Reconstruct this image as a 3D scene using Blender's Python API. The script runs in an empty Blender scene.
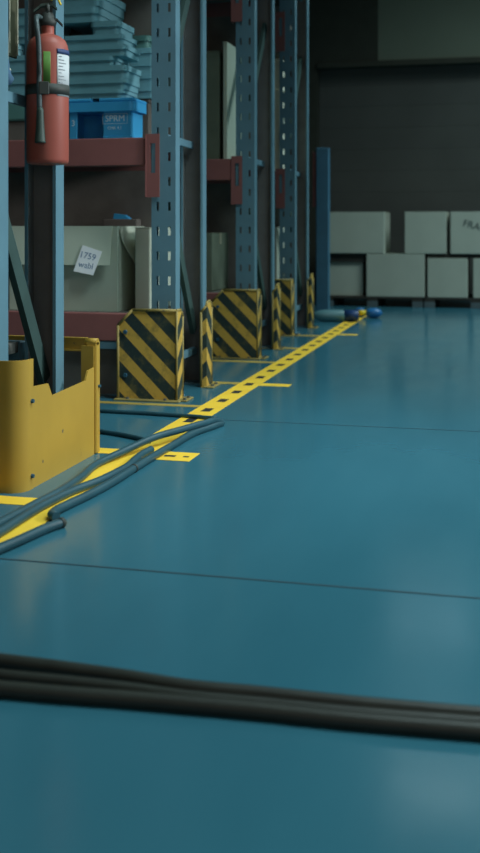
import bpy, bmesh, math, random
from mathutils import Vector, Matrix
random.seed(7)
sc = bpy.context.scene
C = sc.collection
PI = math.pi

# ------------------------------------------------------------------ materials
def lin(c):
    return tuple((x/12.92 if x <= .04045 else ((x+.055)/1.055)**2.4) for x in (v/255 for v in c))

def nt_new(name):
    m = bpy.data.materials.new(name); m.use_nodes = True
    nt = m.node_tree; b = nt.nodes['Principled BSDF']
    return m, nt, b

def mat(name, col, rough=.5, metal=0., spec=.5, var=.12, scale=9., bump=0., wear=None, wear_amt=.6, wear_scale=14., emit=None):
    """col in sRGB 0-255; broad noise tint, fine speckle, optional worn patches"""
    m, nt, b = nt_new(name)
    N, L = nt.nodes, nt.links
    tc = N.new('ShaderNodeTexCoord')
    n = N.new('ShaderNodeTexNoise'); n.inputs['Scale'].default_value = scale; n.inputs['Detail'].default_value = 5
    L.new(tc.outputs['Object'], n.inputs['Vector'])
    r = N.new('ShaderNodeValToRGB'); c = lin(col)
    r.color_ramp.elements[0].position = .3; r.color_ramp.elements[1].position = .7
    r.color_ramp.elements[0].color = (*[v*(1-var) for v in c], 1)
    r.color_ramp.elements[1].color = (*[min(1, v*(1+var)) for v in c], 1)
    L.new(n.outputs['Fac'], r.inputs['Fac'])
    out = r.outputs['Color']
    if wear:
        n2 = N.new('ShaderNodeTexNoise'); n2.inputs['Scale'].default_value = wear_scale; n2.inputs['Detail'].default_value = 8
        n2.inputs['Roughness'].default_value = .7
        L.new(tc.outputs['Object'], n2.inputs['Vector'])
        r2 = N.new('ShaderNodeValToRGB'); r2.color_ramp.elements[0].position = wear_amt; r2.color_ramp.elements[1].position = wear_amt+.04
        L.new(n2.outputs['Fac'], r2.inputs['Fac'])
        mx = N.new('ShaderNodeMix'); mx.data_type = 'RGBA'
        L.new(r2.outputs['Color'], mx.inputs['Factor']); L.new(out, mx.inputs['A']); mx.inputs['B'].default_value = (*lin(wear), 1)
        out = mx.outputs['Result']
    L.new(out, b.inputs['Base Color'])
    b.inputs['Roughness'].default_value = rough; b.inputs['Metallic'].default_value = metal
    b.inputs['Specular IOR Level'].default_value = spec
    if bump:
        bp = N.new('ShaderNodeBump'); bp.inputs['Strength'].default_value = bump; bp.inputs['Distance'].default_value = .002
        n3 = N.new('ShaderNodeTexNoise'); n3.inputs['Scale'].default_value = scale*6; L.new(tc.outputs['Object'], n3.inputs['Vector'])
        L.new(n3.outputs['Fac'], bp.inputs['Height']); L.new(bp.outputs['Normal'], b.inputs['Normal'])
    if emit:
        b.inputs['Emission Color'].default_value = (*lin(col), 1); b.inputs['Emission Strength'].default_value = emit
    return m

def floor_mat():
    m, nt, b = nt_new('blue_epoxy_floor'); N, L = nt.nodes, nt.links
    tc = N.new('ShaderNodeTexCoord')
    mp = N.new('ShaderNodeMapping'); mp.inputs['Scale'].default_value = (1.6, .45, 1); L.new(tc.outputs['Object'], mp.inputs['Vector'])
    n = N.new('ShaderNodeTexNoise'); n.inputs['Scale'].default_value = 1.7; n.inputs['Detail'].default_value = 6; L.new(mp.outputs['Vector'], n.inputs['Vector'])
    r = N.new('ShaderNodeValToRGB'); r.color_ramp.elements[0].position = .3; r.color_ramp.elements[1].position = .72
    r.color_ramp.elements[0].color = (*lin((50, 104, 120)), 1); r.color_ramp.elements[1].color = (*lin((58, 114, 130)), 1)
    L.new(n.outputs['Fac'], r.inputs['Fac']); L.new(r.outputs['Color'], b.inputs['Base Color'])
    n2 = N.new('ShaderNodeTexNoise'); n2.inputs['Scale'].default_value = 3.5; n2.inputs['Detail'].default_value = 7; L.new(mp.outputs['Vector'], n2.inputs['Vector'])
    r2 = N.new('ShaderNodeMapRange'); r2.inputs['To Min'].default_value = .09; r2.inputs['To Max'].default_value = .26
    L.new(n2.outputs['Fac'], r2.inputs['Value']); L.new(r2.outputs['Result'], b.inputs['Roughness'])
    b.inputs['Specular IOR Level'].default_value = .3
    n3 = N.new('ShaderNodeTexNoise'); n3.inputs['Scale'].default_value = 26; n3.inputs['Detail'].default_value = 3; L.new(tc.outputs['Object'], n3.inputs['Vector'])
    bp = N.new('ShaderNodeBump'); bp.inputs['Strength'].default_value = .05; bp.inputs['Distance'].default_value = .003
    L.new(n3.outputs['Fac'], bp.inputs['Height']); L.new(bp.outputs['Normal'], b.inputs['Normal'])
    return m

def hazard_mat(sx, sy, off=0.):
    """diagonal yellow / black paint bands, worn; v = z + sx*x + sy*y"""
    m, nt, b = nt_new('hazard_stripe_paint'); N, L = nt.nodes, nt.links
    tc = N.new('ShaderNodeTexCoord')
    dp = N.new('ShaderNodeVectorMath'); dp.operation = 'DOT_PRODUCT'; dp.inputs[1].default_value = (sx, sy, 1.)
    L.new(tc.outputs['Object'], dp.inputs[0])
    a = N.new('ShaderNodeMath'); a.operation = 'ADD'; a.inputs[1].default_value = 4.2+off; L.new(dp.outputs['Value'], a.inputs[0])
    d = N.new('ShaderNodeMath'); d.operation = 'DIVIDE'; d.inputs[1].default_value = .139; L.new(a.outputs[0], d.inputs[0])
    fr = N.new('ShaderNodeMath'); fr.operation = 'FRACT'; L.new(d.outputs[0], fr.inputs[0])
    rp = N.new('ShaderNodeValToRGB'); rp.color_ramp.interpolation = 'CONSTANT'
    rp.color_ramp.elements[0].color = (*lin((44, 60, 58)), 1); rp.color_ramp.elements[1].color = (*lin((206, 168, 76)), 1); rp.color_ramp.elements[1].position = .52
    L.new(fr.outputs[0], rp.inputs['Fac'])
    n = N.new('ShaderNodeTexNoise'); n.inputs['Scale'].default_value = 13; n.inputs['Detail'].default_value = 8; n.inputs['Roughness'].default_value = .72
    L.new(tc.outputs['Object'], n.inputs['Vector'])
    r2 = N.new('ShaderNodeValToRGB'); r2.color_ramp.elements[0].position = .5; r2.color_ramp.elements[1].position = .74
    L.new(n.outputs['Fac'], r2.inputs['Fac'])
    mx = N.new('ShaderNodeMix'); mx.data_type = 'RGBA'; L.new(r2.outputs['Color'], mx.inputs['Factor'])
    L.new(rp.outputs['Color'], mx.inputs['A']); mx.inputs['B'].default_value = (*lin((112, 104, 62)), 1)
    L.new(mx.outputs['Result'], b.inputs['Base Color'])
    b.inputs['Roughness'].default_value = .55; b.inputs['Specular IOR Level'].default_value = .3
    return m

M = dict(
    floor=floor_mat(),
    joint=mat('floor_joint_sealant', (34, 58, 66), .8, var=.3),
    tape=mat('yellow_floor_tape', (255, 208, 66), .5, spec=.3, var=.07, wear=(150, 132, 70), wear_amt=.66, wear_scale=9),
    tape_worn=mat('worn_yellow_tape', (178, 152, 72), .6, spec=.2, var=.15, wear=(90, 104, 92), wear_amt=.6, wear_scale=10),
    tape_hole=mat('black_tape_marks', (34, 42, 44), .6),
    yellow=mat('yellow_guard_paint', (186, 150, 60), .5, spec=.35, var=.06, scale=5, wear=(66, 76, 78), wear_amt=.665, wear_scale=11),
    yellow_edge=mat('worn_yellow_edge_paint', (150, 132, 70), .6, var=.2, wear=(80, 78, 56), wear_amt=.6, wear_scale=18),
    haz_l=hazard_mat(1, -1), haz_r=hazard_mat(-1, 1, .05),
    steel=mat('blue_rack_paint', (98, 136, 150), .42, spec=.4, var=.1, scale=5, wear=(60, 70, 74), wear_amt=.72),
    inner=mat('channel_shade_grey', (118, 118, 116), .85, spec=.1),  # grey tone standing in for the shade inside the rear uprights
    bracesteel=mat('dull_green_brace_paint', (62, 84, 80), .6, spec=.25),
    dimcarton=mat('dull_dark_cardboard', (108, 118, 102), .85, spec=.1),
    deepblue=mat('bright_blue_post_paint', (64, 112, 136), .45, var=.1),
    beam=mat('faded_red_beam_paint', (142, 90, 86), .55, var=.1, scale=6, wear=(120, 70, 66), wear_amt=.68),
    deck=mat('dark_shelf_deck', (104, 104, 98), .75),
    kick=mat('black_kick_plate', (112, 108, 102), .9, spec=.05),
    bolt=mat('zinc_bolt', (120, 126, 122), .4, metal=.8),
    tealbolt=mat('blue_guard_bolt', (40, 84, 104), .5),
    red=mat('extinguisher_red_enamel', (164, 84, 70), .5, spec=.5, var=.05),
    black=mat('black_rubber', (52, 58, 54), .6, var=.15),
    hornm=mat('dark_green_horn', (56, 76, 68), .55),
    hosegrey=mat('grey_rubber_hose', (66, 84, 86), .5),
    pin=mat('yellow_plastic_tag', (236, 206, 40), .5),
    navy=mat('navy_label_ink', (44, 66, 112), .6),
    white=mat('white_label_paper', (200, 206, 208), .6, var=.04),
    greenlab=mat('green_inspection_label', (92, 140, 58), .6, var=.06),
    ink=mat('grey_print_ink', (150, 158, 164), .7),
    blueink=mat('blue_marker_ink', (88, 124, 160), .7),
    tray=mat('teal_plastic_tray', (122, 176, 186), .5, spec=.35, var=.08),
    traygreen=mat('dull_teal_plastic', (92, 140, 134), .5, spec=.35, var=.08),
    crate=mat('blue_plastic_crate', (66, 172, 226), .42, spec=.4, var=.05),
    crateink=mat('pale_stencil_ink', (226, 242, 248), .7),
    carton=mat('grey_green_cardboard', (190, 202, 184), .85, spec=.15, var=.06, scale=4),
    carton2=mat('pale_grey_cardboard', (176, 184, 170), .85, spec=.15, var=.06, scale=3),
    cream=mat('cream_cardboard', (240, 240, 216), .85, spec=.15, var=.06),
    ptape=mat('brown_packing_tape', (150, 150, 128), .4, var=.05),
    boxink=mat('dark_box_print', (70, 84, 84), .8),
    paper=mat('white_note_paper', (240, 246, 248), .7, var=.05),
    creampaper=mat('cream_paper_sheet', (170, 172, 152), .8, var=.1),
    olive=mat('olive_canvas', (74, 76, 54), .85, var=.15),
    cloth=mat('blue_cloth', (64, 100, 128), .8, var=.15),
    hose=mat('teal_rubber_hose', (40, 78, 88), .45, spec=.45, var=.12, scale=12),
    cable=mat('black_cable_sheath', (46, 50, 44), .5, spec=.4, var=.15, scale=14),
    pallet=mat('dark_pallet_wood', (52, 50, 44), .85, var=.2),
    palletfoot=mat('grey_pallet_block', (84, 100, 104), .85, var=.2),
    bottle=mat('dull_teal_bottle_plastic', (86, 128, 134), .35, var=.06),
    cap=mat('navy_plastic_cap', (30, 62, 108), .4),
    blueplastic=mat('glossy_blue_plastic', (44, 112, 168), .3, var=.08),
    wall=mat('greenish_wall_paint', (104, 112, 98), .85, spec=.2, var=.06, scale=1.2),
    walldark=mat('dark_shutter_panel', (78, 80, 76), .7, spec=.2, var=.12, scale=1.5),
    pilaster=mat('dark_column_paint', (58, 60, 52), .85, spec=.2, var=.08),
    ceiling=mat('dark_ceiling_paint', (90, 100, 100), .9, spec=.1),
    sidewall=mat('dull_side_wall_paint', (84, 100, 102), .9, spec=.1),
    frame=mat('window_frame_paint', (70, 80, 80), .6),
    pane=mat('daylit_window_pane', (170, 205, 215), .3, var=.02, emit=5.0),
    pane_dark=mat('night_window_pane', (40, 52, 60), .15),
)

# ------------------------------------------------------------------ mesh helpers
def obj(name, bm, m=None, parent=None, loc=(0, 0, 0), rot=None, smooth=False):
    me = bpy.data.meshes.new(name)
    bmesh.ops.recalc_face_normals(bm, faces=bm.faces)
    bm.to_mesh(me); bm.free()
    o = bpy.data.objects.new(name, me); C.objects.link(o)
    if m is not None:
        for k in (m if isinstance(m, (list, tuple)) else [m]): me.materials.append(k)
    o.location = loc
    if rot: o.rotation_euler = rot
    if parent is not None: o.parent = parent
    if smooth:
        for p in me.polygons: p.use_smooth = True
    return o

def tag(o, label=None, cat=None, group=None, kind=None):
    if label: o['label'] = label
    if cat: o['category'] = cat
    if group: o['group'] = group
    if kind: o['kind'] = kind
    return o

def thing(name, label, cat, loc=(0, 0, 0), rz=0., group=None):
    o = bpy.data.objects.new(name, None); C.objects.link(o); o.empty_display_size = .05
    o.location = loc; o.rotation_euler = (0, 0, rz)
    return tag(o, label, cat, group)

def add_box(bm, x0, x1, y0, y1, z0, z1, bev=0., mi=0, M4=None, seg=1):
    t = bmesh.new()
    bmesh.ops.create_cube(t, size=1)
    for v in t.verts:
        v.co = Vector((x0+(v.co.x+.5)*(x1-x0), y0+(v.co.y+.5)*(y1-y0), z0+(v.co.z+.5)*(z1-z0)))
    if bev:
        bmesh.ops.bevel(t, geom=list(t.edges), offset=bev, segments=seg, affect='EDGES', profile=.5)
    merge(bm, t, mi, M4)

def merge(bm, t, mi=0, M4=None):
    vm = {}
    for v in t.verts:
        vm[v] = bm.verts.new(M4 @ v.co if M4 else v.co)
    for f in t.faces:
        try:
            g = bm.faces.new([vm[v] for v in f.verts]); g.material_index = mi; g.smooth = f.smooth
        except ValueError: pass
    t.free()

def bx(x0, x1, y0, y1, z0, z1, bev=0., seg=1):
    bm = bmesh.new(); add_box(bm, x0, x1, y0, y1, z0, z1, bev, seg=seg); return bm

def add_cyl(bm, p0, p1, r0, r1=None, n=16, mi=0, smooth=True):
    r1 = r0 if r1 is None else r1
    p0, p1 = Vector(p0), Vector(p1); d = (p1-p0)
    q = d.to_track_quat('Z', 'Y')
    ra, rb = [], []
    for i in range(n):
        a = 2*PI*i/n; u = q @ Vector((math.cos(a), math.sin(a), 0))
        ra.append(bm.verts.new(p0+u*r0)); rb.append(bm.verts.new(p1+u*r1))
    for i in range(n):
        f = bm.faces.new((ra[i], ra[(i+1) % n], rb[(i+1) % n], rb[i])); f.smooth = smooth; f.material_index = mi
    bm.faces.new(ra[::-1]).material_index = mi; bm.faces.new(rb).material_index = mi

def lathe(bm, prof, n=32, mi=0, M4=None, smooth=True):
    """prof: list of (r, z) revolved about z"""
    rings = []
    for r, z in prof:
        if r < 1e-6: rings.append([bm.verts.new(M4 @ Vector((0, 0, z)) if M4 else (0, 0, z))])
        else:
            rg = []
            for i in range(n):
                v = Vector((r*math.cos(2*PI*i/n), r*math.sin(2*PI*i/n), z)); rg.append(bm.verts.new(M4 @ v if M4 else v))
            rings.append(rg)
    for a, b in zip(rings, rings[1:]):
        for i in range(n):
            j = (i+1) % n
            if len(a) == 1 and len(b) == 1: continue
            vs = (a[0], b[j], b[i]) if len(a) == 1 else ((a[i], a[j], b[0]) if len(b) == 1 else (a[i], a[j], b[j], b[i]))
            f = bm.faces.new(vs); f.smooth = smooth; f.material_index = mi

def spline(pts, sub=7):
    P = [Vector(p) for p in pts]; out = []
    for i in range(len(P)-1):
        p0 = P[i-1] if i else P[0]*2-P[1]; p1, p2 = P[i], P[i+1]
        p3 = P[i+2] if i+2 < len(P) else P[-1]*2-P[-2]
        # centripetal-ish tangents keep uneven spacing free of loops
        d0, d1, d2 = max((p1-p0).length, 1e-4), max((p2-p1).length, 1e-4), max((p3-p2).length, 1e-4)
        m1 = ((p1-p0)/d0*d1 + (p2-p1)/d1*d0)/(d0+d1)*d1
        m2 = ((p2-p1)/d1*d2 + (p3-p2)/d2*d1)/(d1+d2)*d1
        for k in range(sub):
            t = k/sub; t2, t3 = t*t, t*t*t
            out.append(p1*(2*t3-3*t2+1)+m1*(t3-2*t2+t)+p2*(-2*t3+3*t2)+m2*(t3-t2))
    out.append(P[-1]); return out

def tube(pts, r, n=14, sub=7, ends=True):
    bm = bmesh.new(); P = spline(pts, sub); rings = []
    up = Vector((0, 0, 1))
    for i, p in enumerate(P):
        d = (P[min(i+1, len(P)-1)]-P[max(i-1, 0)]).normalized()
        s = d.cross(up)
        s = s.normalized() if s.length > 1e-3 else Vector((1, 0, 0))
        u = s.cross(d).normalized()
        rr = r(i/(len(P)-1)) if callable(r) else r
        rings.append([bm.verts.new(p+(s*math.cos(2*PI*k/n)+u*math.sin(2*PI*k/n))*rr) for k in range(n)])
    for a, b in zip(rings, rings[1:]):
        for k in range(n):
            f = bm.faces.new((a[k], a[(k+1) % n], b[(k+1) % n], b[k])); f.smooth = True
    if ends:
        bm.faces.new(rings[0][::-1]); bm.faces.new(rings[-1])
    return bm

def prism(poly, y0, y1, axis='y'):
    """extrude a 2-D outline: (x,z) along y, (y,z) along x or (x,y) along z"""
    bm = bmesh.new()
    f3 = {'y': lambda a, b, t: (a, t, b), 'x': lambda a, b, t: (t, a, b), 'z': lambda a, b, t: (a, b, t)}[axis]
    A = [bm.verts.new(f3(a, b, y0)) for a, b in poly]; B = [bm.verts.new(f3(a, b, y1)) for a, b in poly]
    bm.faces.new(A); bm.faces.new(B[::-1])
    for i in range(len(poly)):
        j = (i+1) % len(poly); bm.faces.new((A[i], A[j], B[j], B[i]))
    return bm

def sheet(prof, zs, t, hole=None):
    """folded steel sheet: an (x,y) profile swept over heights zs, cells where hole(i,j) left out, thickened by t"""
    bm = bmesh.new()
    V = [[bm.verts.new((x, y, z)) for (x, y) in prof] for z in zs]
    for j in range(len(zs)-1):
        for i in range(len(prof)-1):
            if hole and hole(i, j): continue
            bm.faces.new((V[j][i], V[j][i+1], V[j+1][i+1], V[j+1][i]))
    loose = [v for v in bm.verts if not v.link_faces]
    bmesh.ops.delete(bm, geom=loose, context='VERTS')
    bmesh.ops.recalc_face_normals(bm, faces=bm.faces)
    bmesh.ops.solidify(bm, geom=list(bm.faces), thickness=t)
    return bm

def text(name, body, size, m, parent, loc, rot, ext=.0004, align='CENTER'):
    cu = bpy.data.curves.new(name, 'FONT'); cu.body = body; cu.size = size; cu.align_x = align; cu.align_y = 'CENTER'; cu.extrude = ext
    cu.resolution_u = 3
    tmp = bpy.data.objects.new('tmp', cu); C.objects.link(tmp)
    dg = bpy.context.evaluated_depsgraph_get(); dg.update()
    me = bpy.data.meshes.new_from_object(tmp.evaluated_get(dg)); me.name = name
    bpy.data.objects.remove(tmp); bpy.data.curves.remove(cu)
    me.materials.clear(); me.materials.append(m)
    o = bpy.data.objects.new(name, me); C.objects.link(o); o.parent = parent; o.location = loc; o.rotation_euler = rot
    return o
FACE = (PI/2, 0, 0)     # lettering upright, facing -Y

def copy_tree(o, parent=None):
    c = o.copy(); C.objects.link(c)
    if parent is not None: c.parent = parent
    for ch in [x for x in bpy.data.objects if x.parent == o]: copy_tree(ch, c)
    return c

def structure(name, bm, m, parent=None, label=None):
    o = obj(name, bm, m, parent)
    if parent is None: tag(o, label, name.rsplit('_', 1)[0], kind='structure')
    return o

# ------------------------------------------------------------------ the setting
structure('floor', bx(-4.2, 4.0, -3.0, 11.45, -.2, 0), M['floor'], label='glossy blue epoxy warehouse floor')
for k, (yy, nm) in enumerate(((2.27, 'trim_1'), (4.12, 'trim_2'))):
    structure(nm, bx(-1.16, 4.0, yy-(.0035 if k == 0 else .0025), yy+(.0035 if k == 0 else .0025), .0002, .0008), M['joint'],
              label='thin dark joint across the blue floor ' + ('in front of the hose bundle' if k == 0 else 'level with the bend of the hoses'))
# back wall: pale lintel over a recessed dark shutter, dark column at the left
b = bmesh.new()
add_box(b, -1.30, 4.0, 11.2, 11.45, 2.53, 3.24); add_box(b, -1.30, -1.22, 11.2, 11.45, 3.24, 3.44)
add_box(b, -.28, 4.0, 11.2, 11.45, 3.24, 3.44); add_box(b, -1.30, 4.0, 11.2, 11.45, 3.44, 5.3)
structure('wall_back', b, M['wall'], label='pale greenish upper back wall')
b = bmesh.new()
for k in range(11):
    z0 = .0+k*.23; add_box(b, -1.95, 4.0, 11.33, 11.36, z0, z0+.2295, .0015)
add_box(b, -1.95, 4.0, 11.36, 11.45, 0, 2.53)
structure('door_1', b, M['walldark'], label='wide dark roller shutter behind the carton stack')
structure('trim_3', bx(-1.95, 4.0, 11.17, 11.32, 2.47, 2.53, .004), M['pilaster'], label='dark beam along the head of the shutter')
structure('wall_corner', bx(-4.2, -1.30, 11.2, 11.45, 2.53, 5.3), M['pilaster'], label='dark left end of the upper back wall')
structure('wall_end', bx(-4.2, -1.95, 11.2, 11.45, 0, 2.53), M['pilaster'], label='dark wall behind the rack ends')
w = structure('window_1', bx(-1.22, -.28, 11.30, 11.33, 3.24, 3.44), M['pane'], label='narrow clerestory window high on the back wall')
b = bmesh.new()
for x0, x1 in ((-1.22, -1.2), (-.765, -.735), (-.3, -.28)): add_box(b, x0, x1, 11.22, 11.30, 3.24, 3.44)
for z0, z1 in ((3.24, 3.255), (3.425, 3.44)): add_box(b, -1.2, -.3, 11.22, 11.30, z0, z1)
obj('window_frame', b, M['frame'], w)
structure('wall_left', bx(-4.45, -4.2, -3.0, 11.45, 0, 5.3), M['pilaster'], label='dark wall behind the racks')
structure('wall_right', bx(4.0, 4.25, -3.0, 11.45, 0, 5.3), M['sidewall'], label='dull wall right of the aisle')
structure('wall_front', bx(-4.2, 4.0, -3.25, -3.0, 0, 5.3), M['sidewall'], label='dull wall behind the viewpoint')
structure('ceiling', bx(-4.45, 4.25, -3.25, 11.45, 5.3, 5.5), M['ceiling'], label='dark warehouse ceiling')

# ------------------------------------------------------------------ floor tape
def tape_strip(name, label, x0, x1, y0, y1, marks=(), z=.0012, group=None, m='tape'):
    xs = sorted({x0, x1, *[v for m_ in marks for v in m_[:2]]}); ys = sorted({y0, y1, *[v for m_ in marks for v in m_[2:]]})
    bm = bmesh.new(); g = {}
    for i, x in enumerate(xs):
        for j, y in enumerate(ys): g[i, j] = bm.verts.new((x, y, z))
    for i in range(len(xs)-1):
        for j in range(len(ys)-1):
            f = bm.faces.new((g[i, j], g[i+1, j], g[i+1, j+1], g[i, j+1]))
            cx, cy = (xs[i]+xs[i+1])/2, (ys[j]+ys[j+1])/2
            f.material_index = 1 if any(m_[0] < cx < m_[1] and m_[2] < cy < m_[3] for m_ in marks) else 0
    bm.normal_update()
    mi = [(f.calc_center_median().copy(), f.material_index) for f in bm.faces]
    ext_ = bmesh.ops.extrude_face_region(bm, geom=list(bm.faces))
    for v in [e for e in ext_['geom'] if isinstance(e, bmesh.types.BMVert)]: v.co.z = .0003
    o = obj(name, bm, [M[m], M['tape_hole']])
    return tag(o, label, 'floor tape', group)
mk = []; y = 4.03
while y < 8.6:
    mk.append((-1.245, -1.205, y, y+.085)); y += .252
tape_strip('floor_tape', 'long yellow floor tape with black marks along the rack ends', -1.28, -1.17, 1.1, 9.3, mk)
strips = [('yellow cross tape in front of the plain yellow barrier', -2.1, -1.282, 2.72, 2.80, ()),
          ('short yellow tape at the rear corner of the plain yellow barrier', -1.48, -1.282, 3.41, 3.49, ()),
          ('yellow tape spur with black marks right of the hose bundle', -1.168, -1.015, 3.36, 3.49, ((-1.122, -1.082, 3.412, 3.437), (-1.055, -1.035, 3.415, 3.435))),
          ('narrow yellow tape below the nearest large striped guard', -2.2, -1.282, 4.38, 4.43, ()),
          ('yellow tape at the foot of the nearest narrow striped guard', -1.62, -1.282, 5.06, 5.13, ()),
          ('short yellow tape spur right of the tape line, beside the nearest narrow striped guard', -1.168, -1.02, 5.05, 5.13, ()),
          ('yellow tape below the middle large striped guard', -1.8, -1.282, 5.90, 5.97, ()),
          ('yellow tape at the foot of the middle narrow striped guard', -1.6, -1.282, 6.62, 6.69, ()),
          ('yellow tape below the farthest large striped guard', -1.8, -1.282, 7.42, 7.50, ()),
          ('farthest yellow tape spur right of the tape line near the fallen bottles', -1.168, -1.03, 7.56, 7.64, ())]
for lb, x0, x1, y0, y1, m_ in strips: tape_strip('floor_tape', lb, x0, x1, y0, y1, m_, m='tape_worn' if ('guard' in lb and 'spur' not in lb) else 'tape')

# ------------------------------------------------------------------ pallet racks (rows run left from the aisle)
UW, UT = .115, .003
def upright_front(H):
    pts = [(-.045, .066), (-.0575, .066), (-.0575, 0), (-.034, 0), (-.021, 0), (.021, 0), (.034, 0), (.0575, 0), (.0575, .066), (.045, .066)]
    zs = [0.]; holes = set(); z = .06
    while z < H-.08:
        zs += [z, z+.04]; holes.add(len(zs)-2); z += .113
    zs.append(H)
    return sheet(pts, zs, UT, lambda i, j: j in holes and i in (3, 5))
def upright_rear(H):
    pts = [(-.044, -.066), (-.0555, -.066), (-.0555, 0), (.0575, 0), (.0575, -.066), (.046, -.066)]
    return sheet(pts, [0, H/2, H], UT)
def bar(p0, p1, w, d):
    """rectangular bar between two points in the y-z plane at x"""
    bm = bmesh.new(); p0, p1 = Vector(p0), Vector(p1); dv = p1-p0
    add_box(bm, -d/2, d/2, -w/2, w/2, 0, dv.length, .002)
    q = dv.to_track_quat('Z', 'X').to_matrix()
    zax = dv.normalized(); xax = Vector((1, 0, 0)); yax = zax.cross(xax)
    R = Matrix((xax, yax, zax)).transposed().to_4x4(); R.translation = p0
    for v in bm.verts: v.co = R @ v.co
    return bm
def brace_channel(p0, p1):
    """open channel brace"""
    bm = bmesh.new(); p0, p1 = Vector(p0), Vector(p1); dv = p1-p0
    add_box(bm, .008, .011, -.028, .028, 0, dv.length); add_box(bm, -.011, .008, -.028, -.025, 0, dv.length); add_box(bm, -.011, .008, .025, .028, 0, dv.length)
    zax = dv.normalized(); xax = Vector((1, 0, 0)); yax = zax.cross(xax)
    R = Matrix((xax, yax, zax)).transposed().to_4x4(); R.translation = p0
    for v in bm.verts: v.co = R @ v.co
    return bm

def frame(root, xr, yf, yr, H=3.0):
    """upright frame whose right (aisle) side is at local x=xr"""
    xc = xr-.0575
    for nm_, mk_, yy in (('upright', upright_front, yf), ('upright', upright_rear, yr)):
        o = obj(nm_, mk_(H), M['steel'], root, (xc, yy, 0))
        if mk_ is upright_rear:
            obj('shade_liner', sheet([(-.052, -.050), (-.052, -.0045), (.050, -.0045), (.050, -.03)], [.01, H/2, H-.005], .0015), M['inner'], o)['label'] = 'dark liner added for the shade in the channel'  # liner added to put the channel's shade into the colour
        p = bmesh.new(); s = 1 if mk_ is upright_front else -1
        y0, y1 = sorted((-.012*s, .085*s)); add_box(p, -.075, .075, y0, y1, 0, .006)
        obj('foot_plate', p, M['steel'], o)
    obj('strut', bar((xc-.013, yf+.01, 1.19), (xc-.013, yr-.01, 1.185), .035, .014), M['steel'], root)
    obj('strut', bar((xc, yf+.01, 2.55), (xc, yr-.01, 2.55), .035, .022), M['steel'], root)
    obj('strut', bar((xc, yf+.01, .16), (xc, yr-.01, .16), .035, .022), M['steel'], root)
    obj('brace', brace_channel((xc, yf+.035, 1.40), (xc, yr-.03, 2.08)), M['bracesteel'], root)
    obj('brace', brace_channel((xc, yf+.035, .98), (xc, yr-.03, .26)), M['bracesteel'], root)

def beam_bm(x0, x1, y0, z0, h=.128, s=1):
    b_ = bmesh.new(); add_box(b_, x0, x1, min(y0, y0+s*.042), max(y0, y0+s*.042), z0, z0+h, .004)
    return b_
def connector_bm(low=False):
    """slotted end plate hooked on the upright, origin at its beam end"""
    xs = [0, .02, .044, .064]; zs = [-.15, -.085, .03, .06] if low else [-.21, -.10, .035, .078]
    bm = bmesh.new(); g = {}
    for i, x in enumerate(xs):
        for j, z in enumerate(zs): g[i, j] = bm.verts.new((x, 0, z))
    for i in range(3):
        for j in range(3):
            if not (i == 1 and j == 1): bm.faces.new((g[i, j], g[i+1, j], g[i+1, j+1], g[i, j+1]))
    bm.normal_update()
    bmesh.ops.solidify(bm, geom=list(bm.faces), thickness=.004)
    add_box(bm, -.004, 0, -.002, .05, zs[0], zs[-1])
    return bm

def rack(label, xr, yf, yr, levels, rear_only=False, kick=True, back=True, span=1.75):
    root = thing('pallet_rack', label, 'rack', (xr, yf, 0), 0, 'blue pallet racks standing in a row')
    D = yr-yf
    frame(root, 0, 0, D); frame(root, -span, 0, D)
    x0, x1 = -span+.02, -.143
    for (z, cols) in levels:
        for s, yy in ((1, -.006), (-1, D+.006)):
            if rear_only and s == 1: continue
            o = obj('beam', beam_bm(x0, x1, yy, z, s=s), M['beam'] if cols == 'red' else M['steel'], root)
            c_ = obj('beam_connector', connector_bm(z < .5), M['beam'] if cols == 'red' else M['steel'], o, (x1+.006, yy-s*.006, z+.065))
            if s == -1: c_.scale = (1, -1, 1)
        obj('shelf_deck', bx(-span-.05, -.12 if not rear_only else -.15, .04, D-.04, z+.092, z+.128), M['deck'], root)
    if kick: obj('kick_plate', bx(-span+.02, -.125, .03, .045, 0, .235), M['kick'], root)
    if back: obj('shade_backing', bx(-span+.02, -.125, D-.035, D-.03, 0, 2.5), M['kick'], root)  # sheet added to stand in for the shade deep behind the shelves
    return root

R1 = rack('nearest blue rack end, upright with the red fire extinguisher on it', -1.452, 2.86, 3.34, [(1.75, 'red'), (.26, 'blue')], rear_only=True, kick=False, back=False)
R2 = rack('blue rack holding the blue crate, red beam hooked to its perforated post', -1.450, 4.59, 5.10, [(1.058, 'red'), (.252, 'red'), (2.05, 'red')])
R3 = rack('dim blue rack directly behind the blue crate rack', -1.450, 6.15, 6.72, [(1.058, 'red'), (.252, 'red'), (2.15, 'red')])
R4 = rack('farthest blue rack, nearest the fallen bottles', -1.480, 7.56, 8.12, [(1.058, 'red'), (.252, 'red'), (2.2, 'red')])
rail = obj('lower_rail', bx(-1.73, -.125, -.002, .03, .215, .25), M['steel'], R2); rail['label'] = 'blue rail under the lower red beam'

# lone bright blue post beyond the racks
post = thing('guard_post', 'bright blue waist-high square post beside the carton stack', 'post', (-1.515, 8.99, 0))
b = bmesh.new(); add_box(b, -.055, .055, -.04, .04, .008, 1.455, .006); obj('shaft', b, M['deepblue'], post)
b = bmesh.new(); add_box(b, -.09, .09, -.08, .08, 0, .008); obj('base_plate', b, M['deepblue'], post)
b = bmesh.new(); add_box(b, -.09, -.056, -.02, .03, .95, 1.42, .003)
obj('side_bracket', b, M['beam'], post)['label'] = 'dark red bracket'

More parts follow.
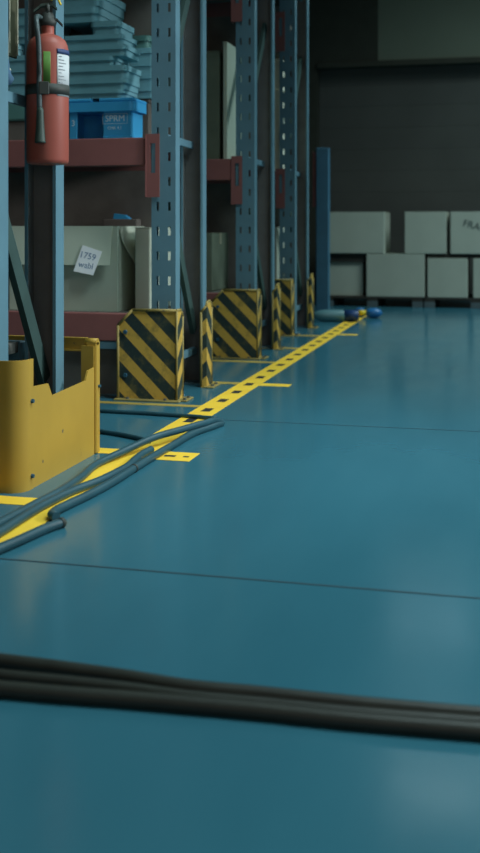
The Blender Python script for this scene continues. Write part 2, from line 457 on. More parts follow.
# ------------------------------------------------------------------ guards
def add_bolt(parent, x, y, z, axis='z', m=None, r=.009):
    b_ = bmesh.new()
    d = {'z': (0, 0, 1), 'y': (0, -1, 0), 'x': (1, 0, 0)}[axis]
    add_cyl(b_, (0, 0, 0), Vector(d)*.008, r, r*.85, 6, smooth=False)
    return obj('bolt', b_, m or M['bolt'], parent, (x, y, z))

def front_guard(label, xr, y, depth=.088, W=.278, H=.405, front_bolts=True):
    g = thing('post_guard', label, 'guard', (xr, y, 0), 0, 'large striped rack guards')
    T = .006
    # front plate with cut corner, and the side plate, both carry the same paint
    ch = .07
    f = prism([(-W, .0), (-T, 0), (-T, H), (-W+ch, H), (-W, H-ch)], 0, T)
    obj('front_plate', f, M['haz_l'], g)
    s = prism([(0, 0), (depth, 0), (depth, H-.03), (depth-.03, H), (0, H)], -T, 0, 'x')
    obj('side_plate', s, M['haz_l'], g)
    l = prism([(.006, .009), (.07, .009), (.07, H-.12), (.05, H-ch), (.006, H-ch)], -W, -W+T, 'x')
    obj('return_plate', l, M['yellow_edge'], g)
    # rolled rim along the edges
    rim = bmesh.new()
    path = [(-W, -.001, .01), (-W, -.001, H-ch), (-W+ch, -.001, H), (-.004, -.001, H), (-.002, depth-.03, H), (-.002, depth, H-.03), (-.002, depth, .01)]
    for a, b2 in zip(path, path[1:]): add_cyl(rim, a, b2, .0065, n=8)
    add_cyl(rim, (-.001, -.001, .01), (-.001, -.001, H), .005, n=8)
    obj('rim', rim, M['yellow_edge'], g)
    fl = bmesh.new(); add_box(fl, -W-.01, .02, -.035, .0, 0, .007, .002); add_box(fl, -.012, .045, 0, depth+.02, 0, .007, .002)
    p = obj('base_flange', fl, M['yellow_edge'], g)
    for (bx_, by_) in ((-W+.05, -.018), (-.05, -.018), (.03, .02), (.03, depth-.01)):
        add_bolt(p, bx_, by_, .007)
    if front_bolts:
        add_bolt(g, -W+.035, 0, .305, 'y', M['tealbolt'], .011); add_bolt(g, -W+.035, 0, .11, 'y', M['tealbolt'], .011)
    return g

def rear_guard(label, xr, y, depth=.095, H=.415):
    g = thing('post_guard', label, 'guard', (xr, y, 0), 0, 'narrow striped rack guards')
    T = .006
    s = prism([(0, 0), (depth, 0), (depth, H-.03), (depth-.03, H), (.02, H), (0, H-.02)], -T, 0, 'x')
    obj('side_plate', s, M['haz_r'], g)
    obj('front_lip', prism([(-.028, 0), (-T, 0), (-T, H-.02), (-.028, H-.05)], 0, T), M['haz_r'], g)
    obj('rear_plate', prism([(-.032, .009), (-T, .009), (-T, H-.03), (-.032, H-.05)], depth-T, depth), M['haz_r'], g)
    rim = bmesh.new()
    path = [(-.028, .001, .01), (-.028, .001, H-.05), (-.003, .001, H-.02), (-.003, .02, H), (-.003, depth-.03, H), (-.003, depth, H-.03), (-.003, depth, .01)]
    for a, b2 in zip(path, path[1:]): add_cyl(rim, a, b2, .0065, n=8)
    obj('rim', rim, M['yellow_edge'], g)
    fl = bmesh.new(); add_box(fl, -.012, .04, -.02, depth+.02, 0, .007, .002)
    p = obj('base_flange', fl, M['yellow_edge'], g)
    for by_ in (.015, depth-.015): add_bolt(p, .024, by_, .007)
    return g

front_guard('nearest large striped guard, at the foot of the perforated post', -1.415, 4.50)
rear_guard('nearest narrow striped guard, behind the largest striped guard', -1.400, 4.93)
front_guard('middle large striped guard, dim, second in the row', -1.410, 6.06)
rear_guard('middle narrow striped guard, right of the dim second large guard', -1.400, 6.56)
front_guard('farthest and darkest large striped guard, third in the row', -1.475, 7.40, H=.40)
rear_guard('farthest narrow striped guard, just left of the fallen bottles', -1.440, 8.0)

# plain yellow rack-end barrier at the left
yb = thing('end_barrier', 'plain yellow steel barrier with notched side plate around the nearest rack end', 'guard', (-1.36, 2.83, 0))
def arc(cx, cy, r, a0, a1, n): return [(cx+r*math.cos(a0+(a1-a0)*k/n), cy+r*math.sin(a0+(a1-a0)*k/n)) for k in range(n+1)]
prof = [(-.42, 0)]+[(-.14, 0)]+arc(-.055, .055, .055, -PI/2, -.02, 22)+[(0, .075)]
obj('corner_plate', sheet(prof, [0, .2, .386], .006), M['yellow'], yb)
# notched side plate in the y-z plane
sp = prism([(.078, .0), (.56, .0), (.56, .297), (.505, .293), (.485, .262), (.215, .254), (.185, .296), (.078, .302)], -.008, -.002, 'x')
obj('side_plate', sp, M['yellow'], yb)
b = bmesh.new(); add_box(b, -.036, .004, .566, .60, 0, .385, .004); add_box(b, -.05, -.004, .560, .566, 0, .37); add_cyl(b, (-.04, .578, .383), (.004, .578, .383), .012, n=12)
obj('end_post', b, M['yellow'], yb)
b = bmesh.new(); add_box(b, -.42, -.036, .585, .592, .352, .395); add_box(b, -.42, -.036, .574, .592, .349, .355); add_box(b, -.42, -.036, .578, .592, .392, .396)
obj('rear_rail', b, M['yellow'], yb)
b = bmesh.new(); add_box(b, -.42, -.386, .566, .60, 0, .396, .004); obj('end_post', b, M['yellow'], yb)
for y_, z_ in ((.062, .262), (.062, .04)): add_bolt(yb, .0, y_, z_, 'x', M['tealbolt'], .007)
add_bolt(yb, .004, .585, .23, 'x', M['tealbolt'], .006)

# ------------------------------------------------------------------ fire extinguisher
EX, EY = -1.441, 3.185
ext = thing('fire_extinguisher', 'red fire extinguisher with white and green labels strapped to the nearest rack upright', 'fire extinguisher', (EX, EY, .98))
RB = .068
b = bmesh.new()
lathe(b, [(0, .004), (RB-.012, 0), (RB-.003, .004), (RB, .014), (RB, .362), (RB-.003, .384), (RB-.011, .402), (RB-.026, .414), (.032, .419), (.022, .421), (.021, .423), (.021, .43)], 40)
obj('cylinder', b, M['red'], ext)
b = bmesh.new(); lathe(b, [(.021, .428), (.021, .448), (.02, .449)], 24); obj('neck_ring', b, M['red'], ext)
vang = math.atan2(-3.2, 1.47)          # direction from the bottle to the aisle viewpoint side
def ring_patch(r, z0, z1, a0, a1, n=14, t=.0007):
    bm = bmesh.new(); A, B = [], []
    for k in range(n+1):
        a = a0+(a1-a0)*k/n; A.append(bm.verts.new((r*math.cos(a), r*math.sin(a), z0))); B.append(bm.verts.new((r*math.cos(a), r*math.sin(a), z1)))
    for k in range(n):
        f = bm.faces.new((A[k], A[k+1], B[k+1], B[k])); f.smooth = True
    bmesh.ops.recalc_face_normals(bm, faces=bm.faces); bmesh.ops.solidify(bm, geom=list(bm.faces), thickness=t)
    return bm
d2r = math.radians
lab = obj('data_label', ring_patch(RB+.001, .217, .353, vang+d2r(25), vang+d2r(84)), M['white'], ext); lab['label'] = 'white printed label with navy heading'
obj('label_heading', ring_patch(RB+.0018, .352, .368, vang+d2r(25), vang+d2r(84)), M['navy'], lab)
for k in range(11):
    z_ = .342-k*.0105
    obj('print_line', ring_patch(RB+.0016, z_, z_+.0032, vang+d2r(30), vang+d2r(40+((k*7) % 5)*4), 6), M['ink'], lab)
obj('inspection_label', ring_patch(RB+.001, .255, .356, vang+d2r(-12), vang+d2r(7)), M['greenlab'], ext)['label'] = 'green upright label'
b = bmesh.new()
lathe(b, [(.017, .446), (.026, .45), (.03, .462), (.022, .474), (.018, .492), (.0, .494)], 20)
obj('valve_body', b, M['black'], ext)
rdir = Vector((math.cos(vang+PI/2), math.sin(vang+PI/2), 0)); fdir = Vector((math.cos(vang), math.sin(vang), 0))
def RF(r_, f_, z_): return rdir*r_+fdir*f_+Vector((0, 0, z_))
def lever(pts, w):
    bm = bmesh.new(); rows = []
    for (r_, z_, t_) in pts:
        rows.append([bm.verts.new(RF(r_, s_*w/2, z_+d_*t_/2)) for s_, d_ in ((-1, -1), (1, -1), (1, 1), (-1, 1))])
    for a, c_ in zip(rows, rows[1:]):
        for k in range(4): bm.faces.new((a[k], a[(k+1) % 4], c_[(k+1) % 4], c_[k]))
    bm.faces.new(rows[0][::-1]); bm.faces.new(rows[-1]); return bm
obj('carry_handle', lever([(.0, .474, .008), (.03, .470, .007), (.048, .452, .006)], .022), M['black'], ext)
obj('squeeze_lever', lever([(-.045, .495, .008), (-.02, .515, .009), (.012, .52, .01), (.03, .505, .006)], .022), M['hornm'], ext)
b = bmesh.new(); add_cyl(b, RF(.0, -.012, .49), RF(.0, -.012, .518), .007, n=10); add_cyl(b, RF(.0, .012, .49), RF(.0, .012, .518), .007, n=10); obj('lever_hinge', b, M['black'], ext)
b = tube([RF(.012, .016, .53), RF(.022, .014, .56), RF(.034, .02, .532), RF(.042, .02, .515)], .0035, 8); obj('seal_tag', b, M['pin'], ext)['label'] = 'yellow seal tag'
obj('hose', tube([RF(-.012, .0, .466), RF(-.028, .02, .475), RF(-.036, .055, .462), RF(-.034, RB+.005, .43), RF(-.029, RB+.004, .38), RF(-.027, RB+.003, .25), RF(-.026, RB+.003, .17)], .0085, 12), M['hosegrey'], ext)
b = bmesh.new()
Mh = Matrix.Translation(RF(-.024, RB+.004, .0))
lathe(b, [(0, .178), (.009, .176), (.011, .165), (.013, .12), (.017, .07), (.018, .065), (.015, .064), (0, .08)], 20, M4=Mh)
obj('horn', b, M['hornm'], ext)
obj('strap', ring_patch(RB+.0025, .222, .255, vang-d2r(175), vang+d2r(178), 40, .0022), M['black'], ext)['label'] = 'black holding strap'
b = bmesh.new(); add_box(b, -.016, .016, -.004, .004, .218, .259, .002)
for v in b.verts: v.co = RF(v.co.x-.012, v.co.y+RB+.009, v.co.z)
obj('strap_buckle', b, M['black'], ext)
b = bmesh.new(); add_box(b, -.058, -.032, .071, .13, .15, .38, .003); obj('bracket', b, M['black'], ext)

# ------------------------------------------------------------------ stored goods
def carton(name, label, x0, x1, y0, y1, z0, z1, m, group=None, taped=True):
    r = thing(name, label, 'box', ((x0+x1)/2, (y0+y1)/2, z0), 0, group)
    w, d, h = (x1-x0)/2, (y1-y0)/2, z1-z0
    obj('body', bx(-w, w, -d, d, 0, h-.006, .006, 2), m, r)
    for s in (-1, 1):
        a, c_ = sorted((s*.002, s*d)); obj('flap', bx(-w+.001, w-.001, a, c_, h-.006, h, .001), m, r)
    if taped:
        bm = bmesh.new(); add_box(bm, -w-.001, w+.001, -.025, .025, h, h+.0012); add_box(bm, w, w+.0012, -.025, .025, h-.07, h)
        obj('packing_tape', bm, M['ptape'], r)
    return r

# open carton on the lower shelf, nearest loaded rack; shelf level .38
oc = thing('open_carton', 'open cardboard carton with hanging flaps on the lower red shelf', 'box', (-2.035, 4.862, .381))
W_, D_, H_ = .275, .195, .40
b = bmesh.new(); t = .005
add_box(b, -W_, W_, -D_, D_, 0, t)
add_box(b, -W_, W_, -D_, -D_+t, t, H_); add_box(b, -W_, W_, D_-t, D_, t, H_)
add_box(b, -W_, -W_+t, -D_+t, D_-t, t, H_); add_box(b, W_-t, W_, -D_+t, D_-t, t, H_)
obj('body', b, M['carton'], oc)
fp = prism([(-W_+.004, .0), (W_-.022, 0), (W_-.026, -.185), (-W_+.01, -.185)], -.004, 0)
obj('flap', fp, M['carton'], oc, (0, -D_-.003, H_), (d2r(-9), 0, 0))
# curled side flap, cut on a slant
bm = bmesh.new(); rows = []
for k in range(9):
    u = k/8; dz = -.19*u; out_ = .008+.028*math.sin(u*1.7)
    y_a = -D_+.02+.13*u*u; rows.append((bm.verts.new((W_+out_*(u+.25), y_a, H_+dz)), bm.verts.new((W_+out_*(u+.25)+.02*u, D_-.01-.01*u, H_+dz))))
for a, c_ in zip(rows, rows[1:]): bm.faces.new((a[0], a[1], c_[1], c_[0])).smooth = True
bmesh.ops.recalc_face_normals(bm, faces=bm.faces); bmesh.ops.solidify(bm, geom=list(bm.faces), thickness=.004)
obj('flap', bm, M['carton'], oc)
# handwritten note stuck on the flap
note = thing('paper_note', 'white handwritten paper note stuck on the open carton flap', 'note', (-1.893, 4.6325, .622))
note.rotation_euler = (d2r(-9), d2r(8), 0)
obj('sheet', prism([(-.060, -.062), (.040, -.066), (.062, .050), (-.040, .066)], -.0012, 0), M['paper'], note)
text('handwriting', '1759', .042, M['blueink'], note, (-.004, -.0016, .018), (PI/2, d2r(4), 0), .0002)
text('handwriting', 'wabl', .040, M['blueink'], note, (-.004, -.0016, -.026), (PI/2, d2r(2), 0), .0002)

carton('carton', 'grey carton mostly hidden behind the perforated post on the lower red shelf', -1.685, -1.61, 4.70, 5.03, .381, .775, M['carton'], taped=False)
lidb = thing('parts_box', 'dark box standing inside the open carton, under the blue scrap', 'box', (-1.86, 5.0, .3865))
obj('body', bx(-.09, .09, -.035, .03, 0, .43, .004), M['kick'], lidb)
tag(obj('plastic_scrap', prism([(-.04, 0), (.045, 0), (.02, .02), (-.035, .028)], -.02, .02), M['crate'], None, (-1.86, 5.0, .8168)), 'small blue plastic scrap lying on the dark box inside the open carton', 'scrap')

# blue picking crate, upper shelf top at 1.186
cr = thing('picking_crate', 'blue plastic crate with dark front opening and pale stencil on the upper shelf', 'crate', (-1.85, 4.76, 1.187))
CW, CD, CH = .165, .085, .195
def rrect(w, d, r, n=5):
    pts = []
    for cx, cy, a0 in ((w-r, d-r, 0), (-w+r, d-r, PI/2), (-w+r, -d+r, PI), (w-r, -d+r, 1.5*PI)):
        pts += [(cx+r*math.cos(a0+PI/2*k/n), cy+r*math.sin(a0+PI/2*k/n)) for k in range(n+1)]
    return pts
b = bmesh.new()
x_o0, x_o1 = -.115, .018
add_box(b, -CW+.012, x_o0, -CD, -CD+.006, 0, CH-.06, .001)
add_box(b, x_o1, CW-.012, -CD, -CD+.006, 0, CH-.06, .001)
add_box(b, -CW+.012, CW-.012, CD-.006, CD, 0, CH-.06)
add_box(b, -CW+.012, -CW+.018, -CD+.006, CD-.006, 0, CH-.06); add_box(b, CW-.018, CW-.012, -CD+.006, CD-.006, 0, CH-.06)
add_box(b, -CW+.018, CW-.018, -CD+.006, CD-.006, 0, .006)
obj('body', b, M['crate'], cr)
# rim band, thicker, with a gap notch
b = bmesh.new()
merge(b, prism(rrect(CW+.012, CD+.012, .03), CH-.062, CH-.018, 'z'))
add_box(b, -CW-.008, -.035, -CD-.010, CD+.010, CH-.018, CH, .006); add_box(b, -.004, CW+.008, -CD-.010, CD+.010, CH-.018, CH, .006)
obj('rim', b, M['crate'], cr)
obj('foot_rib', bx(x_o1, CW-.002, -CD-.008, -CD, 0, .016, .002), M['crate'], cr)
fr = bmesh.new()
for x0, x1, z0, z1 in ((-.062, .062, -.024, -.0225), (-.062, .062, .0225, .024), (-.062, -.0605, -.024, .024), (.0605, .062, -.024, .024)): add_box(fr, x0, x1, -.0004, .0004, z0, z1)
obj('stencil_frame', fr, M['crateink'], cr, (.076, -CD-.0006, .098))
text('stencil', 'SPRM', .042, M['crateink'], cr, (.076, -CD-.0006, .098), FACE)
text('stencil', 'CMR 4.1', .02, M['crateink'], cr, (.074, -CD-.0006, .054), FACE)
text('stencil', '3', .04, M['crateink'], cr, (-.134, -CD-.0006, .08), FACE)

# teal trays stacked on the crate and beside it
def tray(label, x0, x1, y0, y1, z0, h, m, group):
    r = thing('plastic_tray', label, 'tray', ((x0+x1)/2, (y0+y1)/2, z0), 0, group)
    w, d = (x1-x0)/2, (y1-y0)/2
    obj('base', prism(rrect(w-.008, d-.008, .022), 0, h*.55, 'z'), m, r)
    bm = prism(rrect(w, d, .028), h*.55, h-.001, 'z')
    obj('rim', bm, m, r)
    return r
pos = ['lowest', 'second lowest', 'third from the bottom', 'fourth from the bottom', 'third from the top', 'second from the top', 'topmost visible', 'top']
z = 1.187+CH
rights = [-1.735, -1.722, -1.715, -1.775, -1.72, -1.735, -1.75, -1.865, -1.85]
lefts = [-2.045, -2.05, -2.04, -2.05, -2.05, -2.05, -1.90, -2.06, -2.06]
hs = [.042, .052, .060, .045, .052, .050, .062, .075, .08]
words = ['lowest teal tray, lying on the blue crate', 'second lowest teal tray on the blue crate', 'thick third teal tray up from the blue crate',
         'short fourth teal tray with its right end set back', 'fifth teal tray up from the blue crate', 'sixth teal tray up, under the short dark gap',
         'narrow teal tray filling the right of the dark gap', 'deep teal tray directly above the dark gap in the crate stack', 'uppermost teal tray of the crate stack, cut by the photo top']
for k in range(9):
    tray(words[k], lefts[k], rights[k], 4.665+(.004 if k % 2 else 0), 4.90 if k < 7 else 5.05, z, hs[k], M['tray'], 'teal trays stacked on the blue crate'); z += hs[k]
# stack left of the extinguisher
z = 1.187
base_l = thing('storage_box', 'dull teal lidded box left of the extinguisher on the upper shelf', 'box', (-2.25, 4.80, z))
obj('body', bx(-.09, .09, -.11, .11, 0, .10, .004), M['kick'], base_l); obj('lid', bx(-.1, .1, -.125, .12, .10, .19, .01, 2), M['traygreen'], base_l)
z += .19
wl = ['lowest teal tray of the stack left of the extinguisher', 'second teal tray up left of the extinguisher', 'third teal tray up left of the extinguisher', 'fourth teal tray up left of the extinguisher, below a gap',
      'narrow dark-shaded teal tray left of the extinguisher valve', 'sixth teal tray up left of the extinguisher', 'teal tray high left of the extinguisher', 'uppermost teal tray left of the extinguisher']
for k in range(8):
    tray(wl[k], -2.345 if k != 4 else -2.345, -2.09 if k != 4 else -2.26, 4.67, 4.92, z, .056, M['tray'], 'teal trays stacked left of the extinguisher'); z += .056
# second stack further back by the post
z = 1.187
bb = thing('storage_box', 'dark box under the teal trays by the perforated post', 'box', (-1.80, 5.0, z)); obj('body', bx(-.10, .10, -.055, .055, 0, .20, .004), M['kick'], bb); obj('lid', bx(-.104, .104, -.058, .058, .20, .222, .004), M['kick'], bb)
z += .222
w2 = ['lowest', 'second lowest', 'third', 'fourth', 'fifth', 'top']
lab2 = ['lowest teal tray in the back stack close to the perforated post', 'second teal tray up in the back stack by the perforated post', 'middle teal tray in the back stack by the perforated post',
        'fourth teal tray up in the back stack by the perforated post', 'small greenish tray atop the back stack by the perforated post']
for k in range(5):
    tray(lab2[k], -1.92, -1.66-(.03 if k == 4 else 0), 4.925, 5.06, z, .062, M['tray'] if k < 4 else M['traygreen'], 'teal trays by the perforated post'); z += .062

# things on the dim racks further back
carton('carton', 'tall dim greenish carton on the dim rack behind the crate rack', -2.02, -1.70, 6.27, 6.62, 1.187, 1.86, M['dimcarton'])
b = bx(-.013, .013, -.2, .2, 0, .72, .003)
tag(obj('leaning_board', b, M['carton'], None, (-1.655, 6.44, 1.187)), 'thin pale board on edge beside the tall dim carton', 'board')
carton('carton', 'cream carton under a smaller one on the farthest rack, upper shelf', -1.98, -1.612, 7.66, 8.0, 1.187, 1.79, M['cream'])
carton('carton', 'smaller cream carton on top of the cream carton, farthest rack', -1.95, -1.605, 7.67, 7.99, 1.7915, 2.02, M['cream'])
carton('carton', 'pale carton on the lower shelf of the farthest rack', -2.0, -1.635, 7.66, 8.02, .381, .775, M['carton2'])
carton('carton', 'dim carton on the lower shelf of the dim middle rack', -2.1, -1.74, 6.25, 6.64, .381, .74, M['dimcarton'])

# bits hung at the front of the nearest rack frame
hp = thing('paper_roll', 'cream paper hung behind the nearest blue upright at the photo edge', 'paper', (-1.482, 2.945, 1.26))
bm = bmesh.new(); rows = []
for k in range(10):
    u = k/9; rows.append((bm.verts.new((-.004+.003*math.sin(u*5), .0, .30*u)), bm.verts.new((.002+.003*math.sin(u*4+1), .03, .30*u+.01))))
for a, c_ in zip(rows, rows[1:]): bm.faces.new((a[0], a[1], c_[1], c_[0])).smooth = True
bmesh.ops.recalc_face_normals(bm, faces=bm.faces); bmesh.ops.solidify(bm, geom=list(bm.faces), thickness=.002)
obj('sheet', bm, M['creampaper'], hp)
b = bmesh.new(); add_cyl(b, (0, .02, -.003), (0, .045, .0), .008, .008, 12); obj('curl', b, M['creampaper'], hp)
b = bmesh.new(); add_cyl(b, (0, -.03, .31), (0, .06, .31), .004, n=8); obj('hook', b, M['bolt'], hp)
sb = thing('canvas_strap', 'dark olive canvas strap hanging between the nearest uprights', 'strap', (-1.56, 3.17, 1.33))
b = bmesh.new(); add_box(b, -.004, .004, -.03, .03, 0, 1.22, .002); obj('webbing', b, M['olive'], sb)
b = bmesh.new(); add_box(b, .004, .007, -.032, -.026, 0.01, 1.22); add_box(b, .004, .007, .026, .032, 0.01, 1.22); obj('stitched_edge', b, M['creampaper'], sb)
rg = thing('cloth_rag', 'blue rag tucked beside the nearest upright above the cross strut', 'rag', (-1.47, 2.95, 1.208))
bm = bmesh.new(); lathe(bm, [(0, 0), (.016, .003), (.021, .02), (.015, .045), (.018, .06), (.010, .08), (0, .085)], 14)
for v in bm.verts: v.co.x *= .7+.3*math.sin(v.co.z*90); v.co.y += .006*math.sin(v.co.z*60)
obj('cloth', bm, M['cloth'], rg)
b = bmesh.new(); add_cyl(b, (0, -.02, .044), (0, .02, .044), .006, n=8); obj('knot', b, M['cloth'], rg)

# ------------------------------------------------------------------ cartons on pallets at the back
def pallet(label, x0, x1, y0):
    p = thing('wood_pallet', label, 'pallet', ((x0+x1)/2, y0, 0), 0, 'pallets under the back cartons'); w = (x1-x0)/2
    for k in range(5): obj('top_board', bx(-w, w, .02+k*.16, .12+k*.16, .078, .098, .002), M['pallet'], p)
    for k in range(3):
        xx = (-w+.05, 0, w-.05)[k]
        obj('stringer', bx(xx-.05, xx+.05, .02, .76, .058, .078), M['pallet'], p)
        for yy in (.02, .33, .66): obj('block', bx(xx-.05, xx+.05, yy, yy+.1, 0, .058, .002), M['palletfoot'], p)
    return p
pallet('dark pallet under the left cartons by the blue post', -1.74, -.77, 10.30)
pallet('dark pallet under the right cartons at the photo edge', -.755, .22, 10.30)
G = 'cartons stacked on the back pallets'
def big(label, x0, x1, z0, z1, dy=0., m='carton2'): return carton('carton', label, x0, x1, 10.32+dy, 10.86+dy, z0, z1, M[m], G)
big('lower left back carton beside the blue post, dimmer and set back', -1.70, -1.355, .099, .432, .05)
big('tall lower back carton, second from the blue post, on the pallets', -1.313, -.752, .099, .517)
big('lower back carton below the second and third upper ones', -.725, -.345, .099, .478)
big('lower right back carton cut off by the photo edge', -.295, .16, .099, .478)
bd = thing('wooden_board', 'dark board between the left upper and lower back cartons', 'board', (-1.53, 10.6, .4335))
obj('plank', bx(-.17, .20, -.25, -.02, 0, .082, .003), M['pallet'], bd); obj('plank', bx(-.17, .20, .0, .24, 0, .082, .003), M['pallet'], bd)
bd = thing('wooden_board', 'dark board between the right upper and lower back cartons', 'board', (-.30, 10.6, .4795))
obj('plank', bx(-.43, .46, -.26, -.02, 0, .037, .003), M['pallet'], bd); obj('plank', bx(-.43, .46, .0, .24, 0, .037, .003), M['pallet'], bd)
big('wide upper back carton beside the blue post, top left of the stack', -1.70, -1.138, .5185, .925)
big('upper back carton right of the dark gap, without print', -.942, -.545, .5185, .925)
c_ = big('upper right back carton with slanted dark print', -.508, .07, .5185, .925)
text('print', 'FRAGILE', .095, M['boxink'], c_, (.0, -.272, .25), (PI/2, d2r(15), 0))
text('print', '7', .11, M['boxink'], c_, (.14, -.272, .05), (PI/2, d2r(10), 0))

# ------------------------------------------------------------------ fallen bottles at the end of the tape
bt = thing('plastic_bottle', 'dull teal bottle lying on the floor with a dark blue cap', 'bottle', (-1.36, 8.62, .050), d2r(14))
Mx = Matrix.Rotation(PI/2, 4, 'Y')
b = bmesh.new(); lathe(b, [(0, -.175), (.018, -.174), (.034, -.15), (.046, -.11), (.05, -.07), (.05, .07), (.048, .078), (0, .078)], 28, M4=Mx); obj('body', b, M['bottle'], bt)
b = bmesh.new(); lathe(b, [(0, .078), (.047, .079), (.047, .19), (.043, .197), (0, .197)], 24, M4=Mx); obj('cap', b, M['cap'], bt)['label'] = 'dark blue cap'
b2 = thing('plastic_bottle', 'small glossy blue bottle lying on the floor with a yellow cap', 'bottle', (-1.095, 9.05, .043), d2r(6))
b = bmesh.new(); lathe(b, [(0, -.06), (.02, -.058), (.036, -.04), (.043, -.01), (.043, .03), (.032, .06), (.012, .078), (0, .08)], 26, M4=Mx); obj('body', b, M['blueplastic'], b2)
b = bmesh.new(); lathe(b, [(0, -.125), (.022, -.124), (.024, -.06), (0, -.059)], 20, M4=Mx); obj('cap', b, M['pin'], b2)['label'] = 'yellow cap'
b3 = thing('screw_lid', 'small dark blue lid between the two fallen bottles', 'lid', (-1.215, 9.12, 0))
b = bmesh.new(); lathe(b, [(0, 0), (.036, 0), (.038, .006), (.038, .066), (.032, .078), (0, .08)], 22); obj('shell', b, M['blueplastic'], b3)
b = bmesh.new(); lathe(b, [(.038, .012), (.041, .013), (.041, .03), (.038, .031)], 22); obj('grip_ring', b, M['cap'], b3)

# ------------------------------------------------------------------ hoses
def hose(label, pts, r, m, name='rubber_hose', group=None, collar=None):
    o = obj(name, tube(pts, r, 16, 8), m)
    tag(o, label, 'hose' if 'hose' in name else 'cable', group)
    return o
H1 = [(-1.271, 2.306, .0125), (-1.265, 2.503, .0125), (-1.257, 2.677, .0125), (-1.249, 2.861, .0125), (-1.256, 3.011, .0125), (-1.277, 3.202, .0125), (-1.251, 3.353, .02), (-1.201, 3.528, .036), (-1.143, 3.721, .036), (-1.104, 3.863, .034), (-1.083, 3.97, .024), (-1.074, 4.0, .0125), (-1.085, 3.93, .0125), (-1.118, 3.791, .0125), (-1.13, 3.546, .0125), (-1.138, 3.344, .0125), (-1.141, 3.149, .0125), (-1.145, 2.936, .0125), (-1.158, 2.79, .0125), (-1.17, 2.699, .0125), (-1.173, 2.636, .0130), (-1.163, 2.600, .0125), (-1.148, 2.590, .0125)]
H2 = [(-1.192, 2.163, .0125), (-1.165, 2.304, .0125), (-1.15, 2.374, .0125), (-1.14, 2.433, .0125), (-1.128, 2.495, .0125), (-1.112, 2.541, .0125)]
H4 = [(-1.229, 2.229, .0125), (-1.228, 2.429, .0125), (-1.230, 2.705, .0125), (-1.213, 2.87, .0125), (-1.185, 2.996, .0125), (-1.173, 3.115, .0125), (-1.169, 3.188, .0125), (-1.177, 3.274, .0125), (-1.184, 3.365, .0125), (-1.180, 3.456, .0125)]
hose('long teal hose folded back on itself, its bend lying furthest along the tape', H1, .0125, M['hose'])
h2 = hose('short teal hose ending in a cut end right of the tape, nearest the viewer', H2, .0125, M['hose'])
b = bmesh.new(); add_cyl(b, (-1.1138, 2.535, .0128), (-1.1105, 2.547, .0128), .0135, .0135, 16); obj('cut_end', b, M['black'], h2)
h4 = hose('middle teal hose running between the two runs of the folded hose', H4, .0125, M['hose'])
hose('thin dark hose coming from behind the yellow barrier, farther of two', [(-1.792, 4.187, .0085), (-1.65, 4.159, .0085), (-1.411, 4.145, .0085), (-1.241, 4.124, .0085), (-1.123, 4.10, .0085)], .0085, M['hose'], group=None)
hose('thin dark hose coming from behind the yellow barrier, nearer of two', [(-1.68, 3.80, .0085), (-1.576, 3.779, .0085), (-1.484, 3.741, .0085), (-1.38, 3.698, .0085), (-1.287, 3.645, .0085), (-1.235, 3.60, .0085)], .0085, M['hose'])
def ring(name, c, d, r, w, m, parent):
    b_ = bmesh.new(); c = Vector(c); d = Vector(d).normalized(); add_cyl(b_, c-d*w/2, c+d*w/2, r, r, 16); return obj(name, b_, m, parent)
ring('cable_tie', (-1.140, 3.17, .0125), (-.03, 1, 0), .0142, .009, M['black'], bpy.data.objects['rubber_hose'])

F1 = [(-0.988, 1.72, 0.013), (-0.863, 1.708, 0.013), (-0.748, 1.704, 0.013), (-0.626, 1.697, 0.013), (-0.512, 1.685, 0.013), (-0.389, 1.689, 0.013), (-0.257, 1.69, 0.013), (-0.038, 1.701, 0.013), (0.112, 1.715, 0.013)]
F2 = [(-0.952, 1.658, 0.011), (-0.837, 1.655, 0.011), (-0.728, 1.658, 0.011), (-0.612, 1.659, 0.011), (-0.503, 1.654, 0.011), (-0.382, 1.659, 0.011), (-0.253, 1.661, 0.011), (-0.037, 1.676, 0.011), (0.111, 1.688, 0.011)]
F3 = [(-0.916, 1.596, 0.013), (-0.811, 1.604, 0.013), (-0.703, 1.61, 0.013), (-0.597, 1.619, 0.013), (-0.494, 1.625, 0.013), (-0.376, 1.631, 0.013), (-0.249, 1.633, 0.013), (-0.037, 1.646, 0.013), (0.109, 1.656, 0.013)]
hose('thick black foreground cable farthest from the viewer, at the back of the bundle', F1, .0125, M['cable'], 'power_cable')
hose('thinner black foreground cable between the two thick ones', F2, .0105, M['cable'], 'power_cable')
hose('thick black foreground cable nearest the viewer along the floor', F3, .0125, M['cable'], 'power_cable')

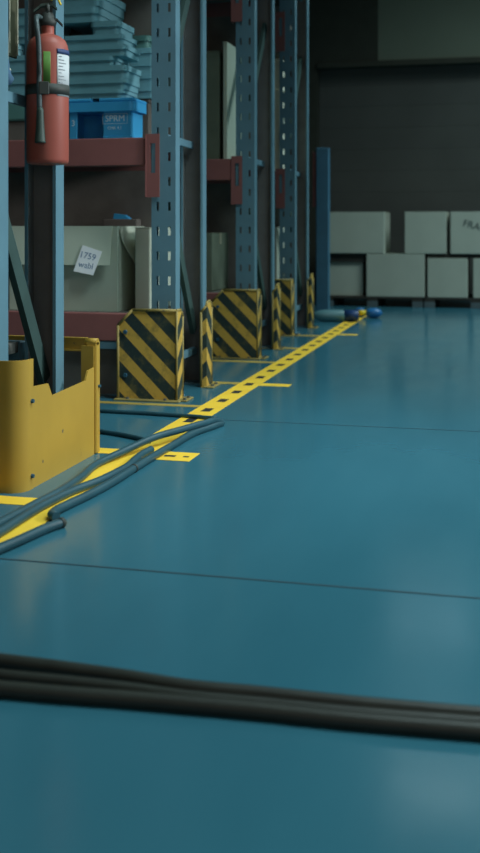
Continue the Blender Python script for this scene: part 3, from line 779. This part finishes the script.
# ------------------------------------------------------------------ light
def area(name, loc, target, sx, sy, watts, col):
    L = bpy.data.lights.new(name, 'AREA'); L.shape = 'RECTANGLE'; L.size = sx; L.size_y = sy; L.energy = watts; L.color = col
    o = bpy.data.objects.new(name, L); C.objects.link(o); o.location = loc
    o.rotation_euler = (Vector(target)-Vector(loc)).to_track_quat('-Z', 'Y').to_euler()
    return o
def spot(name, loc, target, half, blend, radius, watts, col):
    L = bpy.data.lights.new(name, 'SPOT'); L.spot_size = 2*d2r(half); L.spot_blend = blend; L.shadow_soft_size = radius; L.energy = watts; L.color = col
    o = bpy.data.objects.new(name, L); C.objects.link(o); o.location = loc
    o.rotation_euler = (Vector(target)-Vector(loc)).to_track_quat('-Z', 'Y').to_euler()
    return o
spot('side_lamp', (2.6, 3.85, 2.3), (-1.5, 3.65, .75), 27, .8, .3, 430, (.94, .97, 1.0))
o = area('aisle_lamp', (1.7, 3.0, 5.1), (1.5, 3.0, 0), 1.6, 3.4, 140, (.76, .97, 1.0)); o.data.spread = d2r(112)
o = area('end_lamp', (2.4, 8.2, 5.1), (1.6, 8.2, 0), 1.6, 3.4, 185, (.78, .98, 1.0)); o.data.spread = d2r(120)
area('far_lamp', (-.45, 8.7, 3.75), (-.45, 8.7, 0),   1.0, .16, 6, (.7, .97, 1.0))
area('front_fill_light', (.8, -2.8, 1.9), (.2, 5, 1.2), 5.0, 3.0, 40, (1.0, .88, .78))  # warm fill added behind the viewpoint to lift dark areas, no real doorway
wd = bpy.data.worlds.new('dim_room_air'); wd.use_nodes = True; sc.world = wd
wd.node_tree.nodes['Background'].inputs['Color'].default_value = (.02, .03, .033, 1)

# ------------------------------------------------------------------ camera
cam = bpy.data.cameras.new('camera'); co = bpy.data.objects.new('camera', cam); C.objects.link(co)
co.location = (0, 0, .777); co.rotation_euler = (PI/2, 0, d2r(14.05))
cam.sensor_fit = 'AUTO'; cam.sensor_width = 36; cam.lens = 1059/853*36; cam.shift_y = -(426.5-227)/853
cam.clip_start = .05
cam.dof.use_dof = True; cam.dof.focus_distance = 3.6; cam.dof.aperture_fstop = 3.0
sc.camera = co
sc.view_settings.view_transform = 'Standard'; sc.view_settings.look = 'None'
sc.view_settings.gamma = 1.0; sc.view_settings.exposure = 0.0; sc.view_settings.use_curve_mapping = False
